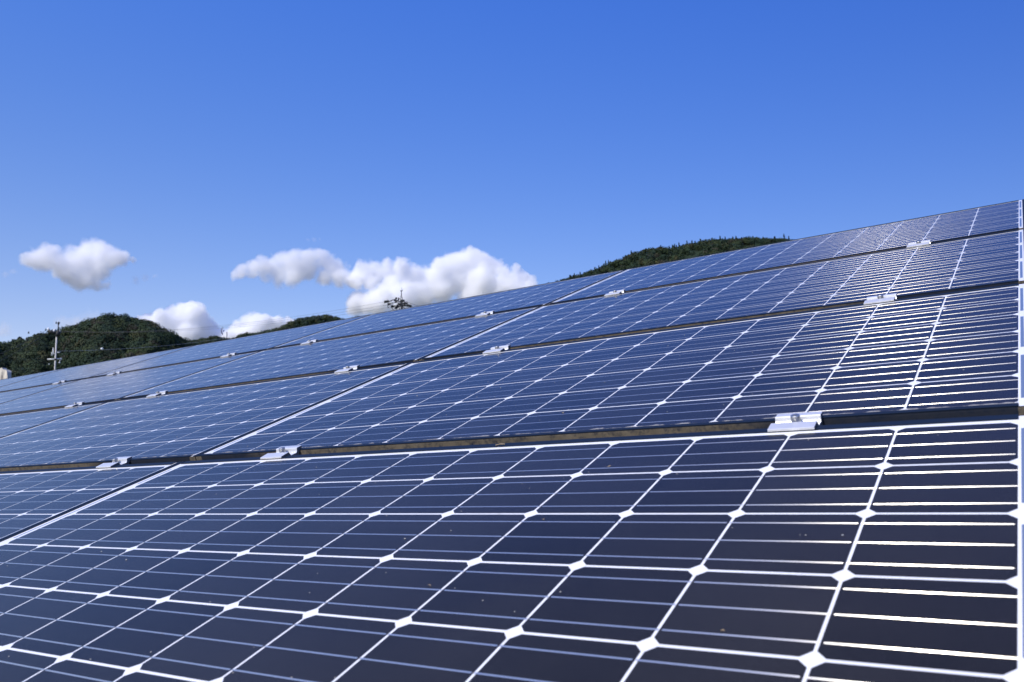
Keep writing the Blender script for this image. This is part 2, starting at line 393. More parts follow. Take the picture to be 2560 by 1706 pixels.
# ------------------------------------------------------------------ bits lying on the glass
M_leaf = simple("dry_leaf", (0.26, 0.20, 0.13), 0.8, 0, 0.2, 0.35, 300)
M_grit = simple("pale_grit", (0.42, 0.40, 0.36), 0.9, 0, 0.2)
def on_glass(x, y):
    d = ray(x, y); nn = PN; t_ = (P2W(0,0,0)-CAMW).dot(nn)/d.dot(nn); return CAMW + d*t_
random.seed(5)
def leaf(x, y, size, label, long=1.8):
    bm = bmesh.new(); n = 9; a0 = random.random()*6.28
    c = bm.verts.new((0, 0, 0.0016)); ring = []
    for i in range(n):
        a = i*2*math.pi/n; rr_ = size*random.uniform(0.55, 1.0)
        ring.append(bm.verts.new((rr_*long*math.cos(a), rr_*math.sin(a), random.uniform(0.0006, 0.003))))
    for i in range(n): bm.faces.new((c, ring[i], ring[(i+1) % n]))
    for f in bm.faces: f.normal_update()
    o = link("leaf_fragment", bm_mesh(bm, "leaf_fragment"), M_leaf)
    o.location = on_glass(x, y); o.rotation_euler = (TILT, 0, 0)
    o.rotation_euler = (Euler((TILT,0,0)).to_matrix() @ Euler((0,0,a0)).to_matrix()).to_euler()
    tag(o, label, "leaf", "dry plant bits on the panels")
leaf(1360, 1300, 0.0020, "tan leaf crumb on the front panel, just left of the panel's middle")
leaf(1074, 1466, 0.0022, "tan leaf crumb lying lowest on the front panel, left of centre")
leaf(1523, 1168, 0.0022, "curled brown leaf crumb near the front panel's upper white edge", 2.6)
leaf(1806, 1581, 0.0016, "pale leaf crumb near the bottom of the front panel, right of centre")
leaf(1408, 1033, 0.0022, "pale leaf crumb on the second row just above the brown frame edge")
bm = bmesh.new(); tube(bm, [(0,0,0.003),(0.010,0.0015,0.0042),(0.022,0.001,0.0038)], 0.0012, 6)
tw = link("twig", bm_mesh(bm, "twig"), M_leaf); tw.location = P2W(-0.905, 0.9535, 0.0005); tw.rotation_euler = (TILT, 0, 0)
tag(tw, "short tan twig resting on the frame edge between the front and second rows", "twig")
def grit():
    rng = np.random.default_rng(11); bm = bmesh.new()
    for _ in range(230):
        u = -rng.uniform(0.05, 1.9)-MP*(rng.random() < 0.2); v = rng.uniform(0.1, 2.0)
        if (v % RP) > 0.93: continue
        r_ = rng.uniform(0.0005, 0.0013)*(1 if rng.random() < 0.85 else 1.6)
        n = 6; p = []
        for i in range(n):
            a = i*2*math.pi/n; q = r_*rng.uniform(0.6, 1.1)
            p.append(bm.verts.new((u+q*math.cos(a)*1.3, v+q*math.sin(a), 0.0007)))
        top = bm.verts.new((u, v, 0.0007+r_*0.7))
        for i in range(n): bm.faces.new((p[i], p[(i+1) % n], top))
    o = link("grit", bm_mesh(bm, "grit"), M_grit); o.location = P2W(0,0,0); o.rotation_euler = (TILT,0,0)
    tag(o, "pale grit and dust specks scattered over the panel glass", "grit", kind="stuff")
grit()

# ------------------------------------------------------------------ ground
M_ground, t, b = mat("grass_ground")
nz = N(t, 'ShaderNodeTexNoise'); nz.inputs['Scale'].default_value = 0.8; nz.inputs['Detail'].default_value = 12
geo = N(t, 'ShaderNodeNewGeometry'); t.links.new(geo.outputs['Position'], nz.inputs['Vector'])
rp = N(t, 'ShaderNodeValToRGB'); rp.color_ramp.elements[0].position = 0.35; rp.color_ramp.elements[1].position = 0.65
rp.color_ramp.elements[0].color = (0.05, 0.07, 0.025, 1); rp.color_ramp.elements[1].color = (0.14, 0.13, 0.07, 1)
t.links.new(nz.outputs['Fac'], rp.inputs['Fac']); t.links.new(rp.outputs['Color'], b.inputs['Base Color']); b.inputs['Roughness'].default_value = 0.95
bm = bmesh.new(); S = 6000
bm.faces.new([bm.verts.new(p) for p in ((-S,-S,0),(S,-S,0),(S,S,0),(-S,S,0))])
tag(link("ground", bm_mesh(bm, "ground"), M_ground), kind="structure")

# ------------------------------------------------------------------ forested hills
M_soil = simple("forest_floor", (0.018, 0.028, 0.014), 0.95, 0, 0.1, 0.3, 0.05)
M_fol, t, b = mat("tree_foliage")
at_ = N(t, 'ShaderNodeVertexColor'); at_.layer_name = "tone"
t.links.new(at_.outputs['Color'], b.inputs['Base Color']); b.inputs['Roughness'].default_value = 0.75; b.inputs['Specular IOR Level'].default_value = 0.2
def interp(prof, x):
    xs = [p[0] for p in prof]; ys = [p[1] for p in prof]
    return float(np.interp(x, xs, ys))
class Hill:
    def __init__(s, prof, D, tree_h, depth, drop):
        s.prof, s.D, s.th, s.depth, s.drop = prof, D, tree_h, depth, drop
        s.x0, s.x1 = prof[0][0], prof[-1][0]
    def ridge(s, x):
        p = at(x, interp(s.prof, x), s.D + 18*math.sin(x*0.013)+9*math.sin(x*0.041+1)); p.z = max(p.z - s.th*0.8, -2.0)
        return p
    def ground(s, x, f):
        """f = 0 on the ridge, 1 at the foot on the near side, negative behind"""
        p = s.ridge(x); d = Vector((p.x-CAMW.x, p.y-CAMW.y, 0)).normalized()
        q = p - d*(s.depth*f)
        af = abs(f)
        z = p.z*(1 - s.drop*(af**1.15))
        z += 2.5*mnoise.noise(Vector((q.x*0.02, q.y*0.02, 3.1)))*min(1, af*3)
        return Vector((q.x, q.y, z))
def hill_mesh(h, name):
    bm = bmesh.new(); xs = np.linspace(h.x0, h.x1, max(20, int((h.x1-h.x0)/9))); fs = np.linspace(-0.9, 1.0, 24)
    g = [[bm.verts.new(h.ground(x, f)) for f in fs] for x in xs]
    for i in range(len(xs)-1):
        for j in range(len(fs)-1): bm.faces.new((g[i][j], g[i+1][j], g[i+1][j+1], g[i][j+1]))
    bmesh.ops.recalc_face_normals(bm, faces=bm.faces)
    o = link(name, bm_mesh(bm, name, True), M_soil); tag(o, kind="structure"); return o
PAL = np.array([(0.030,0.048,0.018),(0.038,0.055,0.020),(0.050,0.062,0.020),(0.024,0.042,0.020),(0.052,0.054,0.022),(0.056,0.048,0.028),(0.028,0.046,0.026),(0.075,0.068,0.022)])
PAL = PAL*np.array([0.78, 0.86, 0.95]); PALW = np.array([.22,.2,.14,.18,.08,.06,.1,.02]); PALW = PALW/PALW.sum()
def crown(rng, p, rx, rz, n, leafs, conifer=False):
    """n leaf-clump quads through a lumpy crown: verts (n*4,3) and tone factors"""
    u = rng.normal(size=(n, 3)); u /= np.linalg.norm(u, axis=1)[:, None]
    if conifer:
        h = rng.random(n)**1.25; a = rng.random(n)*6.283
        tier = 0.72+0.28*np.sin(h*26+a)
        rr_ = rx*(1-h)*tier*np.sqrt(rng.uniform(0.35, 1, n))+0.03*rx
        c = np.stack([rr_*np.cos(a), rr_*np.sin(a), h*rz*2-rz], 1)
    else:
        lob = rng.normal(size=(6, 3)); lob /= np.linalg.norm(lob, axis=1)[:, None]
        k = np.max(u@lob.T, axis=1); rad_ = (0.62+0.38*np.clip(k, 0, 1)**2)*rng.uniform(0.72, 1.05, n)
        c = u*rad_[:, None]*np.array([rx, rx, rz])
    a = rng.normal(size=(n, 3))*0.8 + u*0.3; 
    nrm = u*1.0 + rng.normal(size=(n, 3))*0.35; nrm /= np.linalg.norm(nrm, axis=1)[:, None]
    t1 = np.cross(nrm, a); t1 /= np.linalg.norm(t1, axis=1)[:, None]; t2 = np.cross(nrm, t1)
    s = leafs*rng.uniform(0.6, 1.25, n)[:, None]
    q = np.stack([c-t1*s-t2*s*0.6, c+t1*s-t2*s*0.5, c+t1*s*0.8+t2*s*0.6, c-t1*s*0.7+t2*s*0.7], 1)
    return q.reshape(-1, 3) + np.array(p)
def quad_mesh(name, V, cols):
    me = bpy.data.meshes.new(name); n = len(V)//4
    me.vertices.add(len(V)); me.vertices.foreach_set('co', np.asarray(V, dtype=np.float32).ravel())
    me.loops.add(len(V)); me.loops.foreach_set('vertex_index', np.arange(len(V), dtype=np.int32))
    me.polygons.add(n); me.polygons.foreach_set('loop_start', np.arange(0, len(V), 4, dtype=np.int32)); me.polygons.foreach_set('loop_total', np.full(n, 4, dtype=np.int32))
    ca = me.color_attributes.new("tone", 'FLOAT_COLOR', 'POINT'); ca.data.foreach_set('color', np.asarray(cols, dtype=np.float32).ravel())
    me.update(calc_edges=True); me.validate(); return me
def forest(h, name, label, seed, count, rx, leafs, nleaf, con=0.12, skip=None, vis=(0, 1)):
    rng = np.random.default_rng(seed); VV = []; CC = []
    for i in range(int(count*1.6)):
        inside = i < count
        x = rng.uniform(*vis) if inside else rng.choice([rng.uniform(h.x0, vis[0]), rng.uniform(vis[1], h.x1)])
        f = rng.random()**1.1*0.98 if (i % 100) > 18 else rng.uniform(-0.06, 0.03)
        if skip and skip(x, f): continue
        p = h.ground(x, f); r_ = rx*rng.uniform(0.65, 1.25)
        cf = rng.random() < con
        rz = r_*rng.uniform(0.75, 1.05)*(1.35 if cf else 1.0)
        n = int(nleaf*(r_/rx)**1.5*(1.0 if inside else 0.4))
        V = crown(rng, (p.x, p.y, p.z+h.th*0.8-rz*rng.uniform(0.55, 1.0) + (rz*0.35 if cf else 0)), r_*(0.6 if cf else 1), rz, n, leafs*(1.0 if inside else 1.6), cf)
        base = PAL[rng.choice(len(PAL), p=PALW)]*rng.uniform(0.75, 1.2)
        if cf: base = np.array((0.020, 0.036, 0.020))
        col = base[None, :]*rng.uniform(0.92, 1.08, (n, 1))
        VV.append(V); CC.append(np.repeat(np.concatenate([col, np.ones((n, 1))], 1), 4, axis=0))
    V = np.concatenate(VV); cc = np.concatenate(CC)
    o = link(name, quad_mesh(name, V, cc), M_fol)
    tag(o, label, "forest", kind="stuff"); return o
L_PROF = [(-900,1110),(-600,985),(-300,905),(-120,872),(-60,864),(0,859),(20,860),(40,854),(60,854),(80,847),(100,839),(120,833),(150,830),(165,823),(190,815),(215,806),(240,797),(265,791),(290,789),(310,788),(330,793),(350,800),(375,808),(400,822),(425,832),(440,842),(460,850),(480,857),(520,878),(560,900),(700,1010),(820,1130)]
M_PROF = [(200,1040),(380,880),(430,860),(480,852),(500,848),(520,846),(540,839),(552,843),(580,844),(600,837),(625,832),(640,833),(660,828),(690,822),(705,818),(730,832),(850,905),(1020,1080)]
S_PROF = [(400,1050),(520,940),(640,850),(680,832),(700,822),(720,806),(750,795),(790,788),(815,788),(840,791),(860,797),(890,805),(930,816),(1050,890),(1200,1010),(1360,1150)]
S2_PROF = [(620,1060),(720,930),(780,850),(820,812),(850,803),(868,799),(880,793),(895,788),(910,790),(930,797),(960,808),(1060,880),(1200,1010),(1360,1150)]
R_PROF = [(760,1160),(900,1070),(1100,900),(1250,782),(1340,722),(1380,708),(1400,702),(1425,694),(1451,685),(1476,678),(1502,668),(1527,656),(1553,646),(1573,637),(1604,627),(1629,619),(1655,619),(1680,622),(1706,615),(1731,608),(1770,601),(1808,599),(1846,596),(1884,595),(1923,597),(1961,598),(2010,604),(2080,618),(2160,640),(2500,770),(2900,980),(3250,1190)]
hl = Hill(L_PROF, 420, 6.0, 150, 1.0); hm = Hill(M_PROF, 560, 6.0, 130, 1.0)
hs_ = Hill(S_PROF, 800, 7.0, 200, 1.0); hs2 = Hill(S2_PROF, 960, 7.0, 130, 1.0); hr = Hill(R_PROF, 660, 6.0, 330, 1.0)
for h, n_ in ((hl, "hill"), (hm, "hill"), (hs_, "hill"), (hs2, "hill"), (hr, "hill")): hill_mesh(h, n_)
forest(hl, "forest", "dark green mixed forest covering the round hill at the far left", 1, 1300, 4.2, 0.30, 640, 0.0, skip=lambda x, f: x < 45 and f > 0.42, vis=(-60, 520))
forest(hm, "forest", "low dark tree belt in the saddle between the two left hills", 2, 900, 3.4, 0.36, 230, 0.0, vis=(440, 720))
forest(hs_, "forest", "green woodland on the small hill left of the dark pylon", 3, 800, 3.6, 0.5, 150, 0.0, vis=(640, 940))
forest(hs2, "forest", "tiny wooded knoll peeking just left of the dark pylon", 4, 300, 3.6, 0.6, 110, 0.0, vis=(820, 970))
forest(hr, "forest", "dark forest on the long ridge behind the upper right panels", 5, 2000, 3.6, 0.38, 230, 0.10, vis=(1370, 2060))
# conifers one can tell apart on the skyline of the right-hand ridge
def tree_thing(h, x, hgt, wid, seed, label, group, con=True, name="conifer_tree"):
    rng = np.random.default_rng(seed); p = h.ground(x, -0.005)
    n = 170
    V = crown(rng, (0, 0, hgt*0.58), wid/2, hgt*0.46, n, wid*0.13, con)
    base = np.array((0.016, 0.030, 0.018))*rng.uniform(0.8, 1.3)
    col = base[None, :]*rng.uniform(0.75, 1.3, (n, 1))
    root = empty(name, p)
    o = link("crown", quad_mesh("crown", V, np.repeat(np.concatenate([col, np.ones((n, 1))], 1), 4, axis=0)), M_fol, root)
    bm = bmesh.new(); tube(bm, [(0,0,-0.5),(0,0,hgt*0.55)], hgt*0.022, 6, taper=hgt*0.010); link("trunk", bm_mesh(bm, "trunk"), M_bark, root)
    tag(root, label, "tree", group)
M_bark = simple("bark", (0.07, 0.05, 0.035), 0.9, 0, 0.1, 0.3, 2)
rng = np.random.default_rng(77)
for i, x in enumerate(list(np.linspace(1392, 1600, 20))+list(np.linspace(1700, 1960, 11))):
    tree_thing(hr, x+rng.uniform(-4, 4), rng.uniform(5.2, 7.2), rng.uniform(3.4, 4.8), 100+i, "small dark conifer on the skyline of the right-hand ridge", "conifers along the right-hand ridge")
for i, (x, w_, hh) in enumerate(((2,4.5,5.4),(14,3,5.2),(28,4.0,6.0),(40,5,6.4),(48,4.6,6.6),(57,3.4,6.2),(78,4.2,6.4),(86,3.2,6.2),(96,5,6.2))):
    tree_thing(hl, x, hh, w_*1.15, 300+i, "dark pine standing out on the left shoulder of the leftmost hill", "pines on the leftmost hill's shoulder", con=(i % 3 == 1), name="pine_tree")

# pale rock face at the foot of the left hill
M_rock, t, b = mat("pale_rock")
geo = N(t, 'ShaderNodeNewGeometry'); nz = N(t, 'ShaderNodeTexNoise'); nz.inputs['Scale'].default_value = 0.35; nz.inputs['Detail'].default_value = 10; nz.inputs['Roughness'].default_value = 0.7
mp = N(t, 'ShaderNodeMapping'); mp.inputs['Scale'].default_value = (1.6, 1.6, 0.6); t.links.new(geo.outputs['Position'], mp.inputs['Vector']); t.links.new(mp.outputs[0], nz.inputs['Vector'])
rp = N(t, 'ShaderNodeValToRGB'); rp.color_ramp.elements[0].position = 0.33; rp.color_ramp.elements[1].position = 0.50
rp.color_ramp.elements[0].color = (0.26, 0.22, 0.16, 1); rp.color_ramp.elements[1].color = (0.70, 0.63, 0.50, 1)
t.links.new(nz.outputs['Fac'], rp.inputs['Fac']); t.links.new(rp.outputs['Color'], b.inputs['Base Color']); b.inputs['Roughness'].default_value = 0.9
def rock():
    bm = bmesh.new(); rng = np.random.default_rng(9)
    a = at(-30, 975, 322); c = at(19, 975, 317); d = (c-a); d.z = 0; w = d.length; d.normalize(); back = Vector((-d.y, d.x, 0))
    if back.dot(CAMW-a) > 0: back = -back
    zt = at(14, 922, 318).z; nx, nz_ = 36, 26
    top = lambda s: zt*(1 + 0.02*math.sin(s*5)+0.025*mnoise.noise(Vector((s*6, 0, 1)))+0.012*mnoise.noise(Vector((s*20, 0, 1)))) - (zt*0.12 if s > 0.93 else 0) - zt*0.10*max(0, 0.5-s) - zt*0.45*(max(0, s-0.8)/0.2)**2
    g = []
    for i in range(nx):
        s = i/(nx-1); col = []
        for j in range(nz_):
            q = j/(nz_-1); p = a + d*(s*w); z = top(s)*min(1, q*1.25)
            dep = 2.0*max(0, q*1.25-1)/0.25*1.0 + 0.8*q
            o_ = 1.2*mnoise.noise(Vector((s*5, q*4, 0)))+0.5*mnoise.noise(Vector((s*9, q*12, 4)))
            dd = dep + o_; pp = p + back*dd
            col.append(bm.verts.new((pp.x, pp.y, z+0.15*o_*q)))
        g.append(col)
    for i in range(nx-1):
        for j in range(nz_-1): bm.faces.new((g[i][j], g[i+1][j], g[i+1][j+1], g[i][j+1]))
    bmesh.ops.recalc_face_normals(bm, faces=bm.faces)
    tag(link("rock_face", bm_mesh(bm, "rock_face"), M_rock), "pale weathered rock face at the foot of the leftmost hill", "rock")
rock()

# ------------------------------------------------------------------ utility poles and lines
M_conc = simple("pole_concrete", (0.55, 0.53, 0.49), 0.8, 0, 0.3, 0.12, 3)
M_dark = simple("dark_fittings", (0.02, 0.022, 0.022), 0.6, 0, 0.4)
M_white = simple("white_porcelain", (0.80, 0.80, 0.78), 0.3)
M_galv = simple("galvanised_fittings", (0.55, 0.56, 0.55), 0.5, 0.3)
M_wire = simple("wire_black", (0.05, 0.05, 0.055), 0.6)
DL = 90.0
def pole_frame(x, D, ybase_ref):
    """vertical pole under pixel (x, y); returns a function giving points on / beside it from photo pixels"""
    p = at(x, ybase_ref, D); d = Vector((p.x-CAMW.x, p.y-CAMW.y, 0)).normalized(); rt = Vector((d.y, -d.x, 0))
    def g(px, py, dep=0.0):
        r_ = ray(px, py); nn = d; t_ = ((p-CAMW).dot(nn)-dep)/r_.dot(nn)
        return CAMW + r_*t_ - p*0
    return p, g, d, rt
def part(root, name, pts, r, m_, n=8, taper=None):
    bm = bmesh.new(); tube(bm, [Vector(q)-root.location for q in pts], r, n, taper=taper)
    return link(name, bm_mesh(bm, name, True), m_, root)
def bead(root, name, c, rx, rz, m_, axis=None):
    bm = bmesh.new(); bmesh.ops.create_uvsphere(bm, u_segments=10, v_segments=8, radius=1.0)
    for v in bm.verts: v.co = Vector((v.co.x*rx, v.co.y*rx, v.co.z*rz))
    if axis is not None:
        q = Vector((0,0,1)).rotation_difference(axis.normalized()); bmesh.ops.rotate(bm, verts=bm.verts, cent=(0,0,0), matrix=q.to_matrix())
    o = link(name, bm_mesh(bm, name, True), m_, root)
    if root is not None: o.location = Vector(c)-root.location
    else: o.location = c
    return o
# left pole
p, g, d, rt = pole_frame(140, DL, 885)
base = Vector((p.x, p.y, 0)); top = g(141.5, 840)
axis_shift = g(137.1, 928)
root = empty("utility_pole", base)
tag(root, "pale concrete utility pole with a dark top crossarm, in front of the leftmost hill", "utility pole")
part(root, "pole", [Vector((axis_shift.x, axis_shift.y, -0.5)), axis_shift, top], 0.085, M_conc, 12, taper=0.068)
part(root, "crossarm", [g(119, 828), g(132, 831.5), g(150, 837)], 0.13, M_dark)
part(root, "pole_cap", [g(142, 842), g(147, 828)], 0.20, M_dark)
part(root, "mast", [g(146.5, 829), g(145.5, 815), g(146.5, 806)], 0.055, M_dark, taper=0.04)
part(root, "mast", [g(145, 829), g(146, 807)], 0.03, M_dark)
part(root, "arm", [g(146, 811), g(147.5, 805.5)], 0.10, M_dark)
for x_, y_ in ((121, 823.5), (135.5, 827.5), (149, 831)):
    bead(root, "insulator", g(x_, y_), 0.10, 0.17, M_white)
for x_, y_ in ((123, 827), (136.5, 829.5), (129, 828)):
    bead(root, "bracket", g(x_, y_), 0.09, 0.14, M_dark)
part(root, "bracket_frame", [g(139, 873.5), g(132.8, 873.5), g(132.8, 885), g(140, 885)], 0.065, M_galv)
part(root, "hanger", [g(132.7, 869.5), g(132.9, 874)], 0.04, M_galv); part(root, "hanger", [g(129.5, 881), g(129, 890)], 0.04, M_galv); part(root, "hanger", [g(131.5, 886), g(132, 890)], 0.03, M_galv)
part(root, "arm", [g(143.5, 881.8), g(150, 881.8)], 0.06, M_galv)
part(root, "lower_crossarm", [g(119.5, 899), g(136, 898.5), g(153.5, 897.3)], 0.07, M_galv)
for x_ in (120.5, 152.8): part(root, "crossarm_end", [g(x_, 895.5 if x_ > 130 else 897), g(x_-0.4, 901)], 0.065, M_galv)
bead(root, "insulator", g(148.5, 907), 0.085, 0.07, M_white); part(root, "hanger", [g(149.8, 901), g(149, 906)], 0.03, M_galv)
bead(root, "insulator", g(123, 911), 0.06, 0.06, M_galv)
part(root, "clamp_band", [g(139.2, 897), g(138.8, 901)], 0.125, M_dark, 12)
Lp = g
# centre pole: only the crowded top shows above the panels
DC = 62.0
p, g, d, rt = pole_frame(1004, DC, 780)
base = Vector((p.x, p.y, 0))
root = empty("utility_pole", base)
tag(root, "utility pole top crowded with dark insulators, rising behind the panels", "utility pole")
k = 160/2353.0
Z = lambda x, y, dep=0.0: g(920+x*k, 700+y*k, dep)
pt = Z(1245, 900)
part(root, "pole", [Vector((pt.x, pt.y, -0.5)), Vector((pt.x, pt.y, pt.z-3)), Z(1235, 770)], 0.11, M_dark, 12, taper=0.09)
part(root, "mast", [Z(1200, 745), Z(1218, 560), Z(1228, 420)], 0.024, M_dark, taper=0.020)
part(root, "mast", [Z(1265, 745), Z(1238, 560), Z(1226, 440)], 0.024, M_dark, taper=0.020)
part(root, "mast_head", [Z(1195, 405), Z(1225, 425), Z(1262, 372)], 0.045, M_dark)
bead(root, "insulator", Z(1235, 310), 0.05, 0.05, M_white)
part(root, "crossarm", [Z(770, 800), Z(900, 745), Z(1010, 720)], 0.035, M_dark)
part(root, "crossarm", [Z(760, 900), Z(1000, 840), Z(1320, 760)], 0.05, M_dark)
part(root, "crossarm", [Z(850, 985), Z(1150, 900), Z(1420, 860)], 0.055, M_dark)
part(root, "crossarm", [Z(1000, 1040), Z(1250, 940), Z(1580, 960)], 0.05, M_dark)
part(root, "brace", [Z(980, 720), Z(1060, 800), Z(1150, 900), Z(1260, 1000)], 0.045, M_dark)
part(root, "brace", [Z(1040, 1040), Z(1120, 930), Z(1200, 860)], 0.055, M_dark)
for a_, b_, r_ in (((590, 815), (770, 785), 0.11), ((720, 905), (830, 880), 0.10), ((840, 990), (960, 960), 0.11), ((1180, 770), (1345, 775), 0.11), ((1310, 850), (1460, 875), 0.10), ((1420, 935), (1600, 970), 0.11), ((960, 740), (1050, 780), 0.10), ((1010, 1000), (1080, 1050), 0.12)):
    m0, m1 = Z(*a_), Z(*b_)
    bm = bmesh.new(); pts = [m0.lerp(m1, s)-root.location for s in np.linspace(0, 1, 11)]
    tube(bm, pts, [r_*(0.45 if i == 0 else (1.0 if i % 2 else 0.72))*1.0 for i in range(11)], 9)
    link("insulator_string", bm_mesh(bm, "insulator_string", True), M_dark, root)
for a_ in ((1040, 680), (1130, 700), (1100, 770), (1345, 925)):
    bead(root, "bracket", Z(*a_), 0.07, 0.10, M_dark)
part(root, "bracket_arm", [Z(1000, 690), Z(1050, 672)], 0.04, M_dark); part(root, "bracket_arm", [Z(1118, 740), Z(1130, 685)], 0.03, M_dark)
bm = bmesh.new(); q0 = Z(925, 860, 0.35)-root.location; ex = (Z(1055, 855, 0.35)-root.location)-q0; ez = (Z(925, 940, 0.35)-root.location)-q0
bx = [q0, q0+ex, q0+ex+ez, q0+ez]; bk = [q_+d*0.25 for q_ in bx]
vv = [bm.verts.new(q_) for q_ in bx+bk]
for f in ((0,1,2,3),(5,4,7,6),(4,5,1,0),(3,2,6,7),(4,0,3,7),(1,5,6,2)): bm.faces.new([vv[i] for i in f])
bmesh.ops.recalc_face_normals(bm, faces=bm.faces)
link("switch_box", bm_mesh(bm, "switch_box"), M_white, root)
for pts in ([(740, 890), (715, 940), (735, 1010), (765, 1045)], [(870, 1000), (890, 1060), (930, 1110)], [(990, 960), (995, 1080)], [(1130, 980), (1150, 1060), (1160, 1120)], [(1270, 950), (1330, 1030), (1350, 1050)], [(1270, 970), (1370, 900), (1400, 870)], [(1420, 930), (1440, 990)]):
    part(root, "jumper_cable", [Z(*q) for q in pts], 0.022, M_dark, 6)
for a_ in ((1090, 820), (1250, 830), (880, 890), (1260, 905)): bead(root, "insulator", Z(*a_), 0.05, 0.05, M_white)
for a_, b_ in (((820, 895), (910, 870)), ((1060, 820), (1200, 830)), ((760, 850), (960, 835))):
    part(root, "bracket_arm", [Z(*a_, 0.2), Z(*b_, 0.2)], 0.03, M_galv, 6)
Cp = g
# small far pole in the saddle
p, g3, d, rt = pole_frame(567, 150.0, 840)
root = empty("utility_pole", Vector((p.x, p.y, 0)))
tag(root, "slim distant pole rising from the tree belt between the left hills", "utility pole")
part(root, "pole", [Vector((p.x, p.y, -0.5)), g3(567.3, 850), g3(567.3, 831)], 0.07, M_wire, 8)
part(root, "pole_cap", [g3(566, 831), g3(568.8, 831)], 0.06, M_wire)
# lines
def wire(a, b, sag, r, label, m_=M_wire, n=28):
    pts = []
    for i in range(n+1):
        s = i/n; q = a.lerp(b, s); q.z -= 4*sag*s*(1-s); pts.append(q)
    bm = bmesh.new(); tube(bm, [q-a for q in pts], r, 5)
    o = link("power_line", bm_mesh(bm, "power_line", True), m_); o.location = a
    tag(o, label, "power line", "overhead lines strung between the utility poles"); return pts
w1 = wire(Lp(148, 830), Cp(960, 755.5), 0.75, 0.0075, "highest of the overhead lines between the two large poles")
w2 = wire(Lp(136, 829), Cp(970, 762.5), 0.75, 0.0075, "middle overhead line between the two large poles")
w3 = wire(Lp(122, 826), Cp(978, 768), 0.85, 0.007, "lowest power line from the left pole's crossarm to the dark pole top")
wire(Cp(1012, 753), Cp(1300, 800), 0.5, 0.010, "thin line falling to the right from the upper insulator of the dark pole top")
wire(Cp(1028, 766), Cp(1300, 830), 0.5, 0.010, "lower thin line falling to the right from the dark pole top")
farL = at(-300, 975, 60)
wire(Lp(119, 824), at(-260, 945, 75), 0.9, 0.012, "upper line running left from the pale pole toward the photo's edge")
wire(Lp(120, 830), at(-260, 985, 75), 0.9, 0.012, "lower line running left from the pale pole toward the photo's edge")
wire(Lp(144, 878.5), at(560, 846, 120), 0.35, 0.012, "thin pale cable crossing the dark hillside to the right of the pale pole", M_galv)
bead(None, "marker_ball", Lp(255, 872.5), 0.13, 0.12, M_white); tag(bpy.context.scene.objects["marker_ball"], "small white ball on the thin cable against the dark hillside", "marker")
for i, (x_, y_, lab) in enumerate(((71.5, 832, "dark drop-shaped marker floating highest in the sky left of the pale pole"), (53.3, 846, "leftmost dark drop-shaped marker on the upper left line"), (68.2, 849, "dark drop-shaped marker on the lower left line just above the trees"), (114.3, 825, "dark drop-shaped marker beside the left end of the pale pole's crossarm"), (140.5, 807.5, "dark drop-shaped marker beside the pale pole's mast top"))):
    bm = bmesh.new(); tube(bm, [(0,0,0.16),(0,0,0.08),(0,0,0.0),(0,0,-0.06),(0,0,-0.10)], [0.012,0.03,0.07,0.075,0.02], 8)
    o = link("line_marker", bm_mesh(bm, "line_marker", True), M_dark); o.location = Lp(x_, y_)
    tag(o, lab, "line marker", "dark drop markers on the left lines")
q_ = [Cp(558, 818.5), Cp(554.5, 823), Cp(553.2, 828), Cp(554.5, 832), Cp(557, 837)]
bm = bmesh.new(); tube(bm, [a-q_[0] for a in q_], 0.035, 6); o = link("cable_loop", bm_mesh(bm, "cable_loop", True), M_wire); o.location = q_[0]
tag(o, "curved dark cable loop hanging from the overhead line above the slim pole", "cable loop")
o = bead(None, "line_marker", Cp(559, 828), 0.045, 0.05, M_dark); tag(o, "round dark marker beside the curved cable loop", "line marker", "dark drop markers on the left lines")

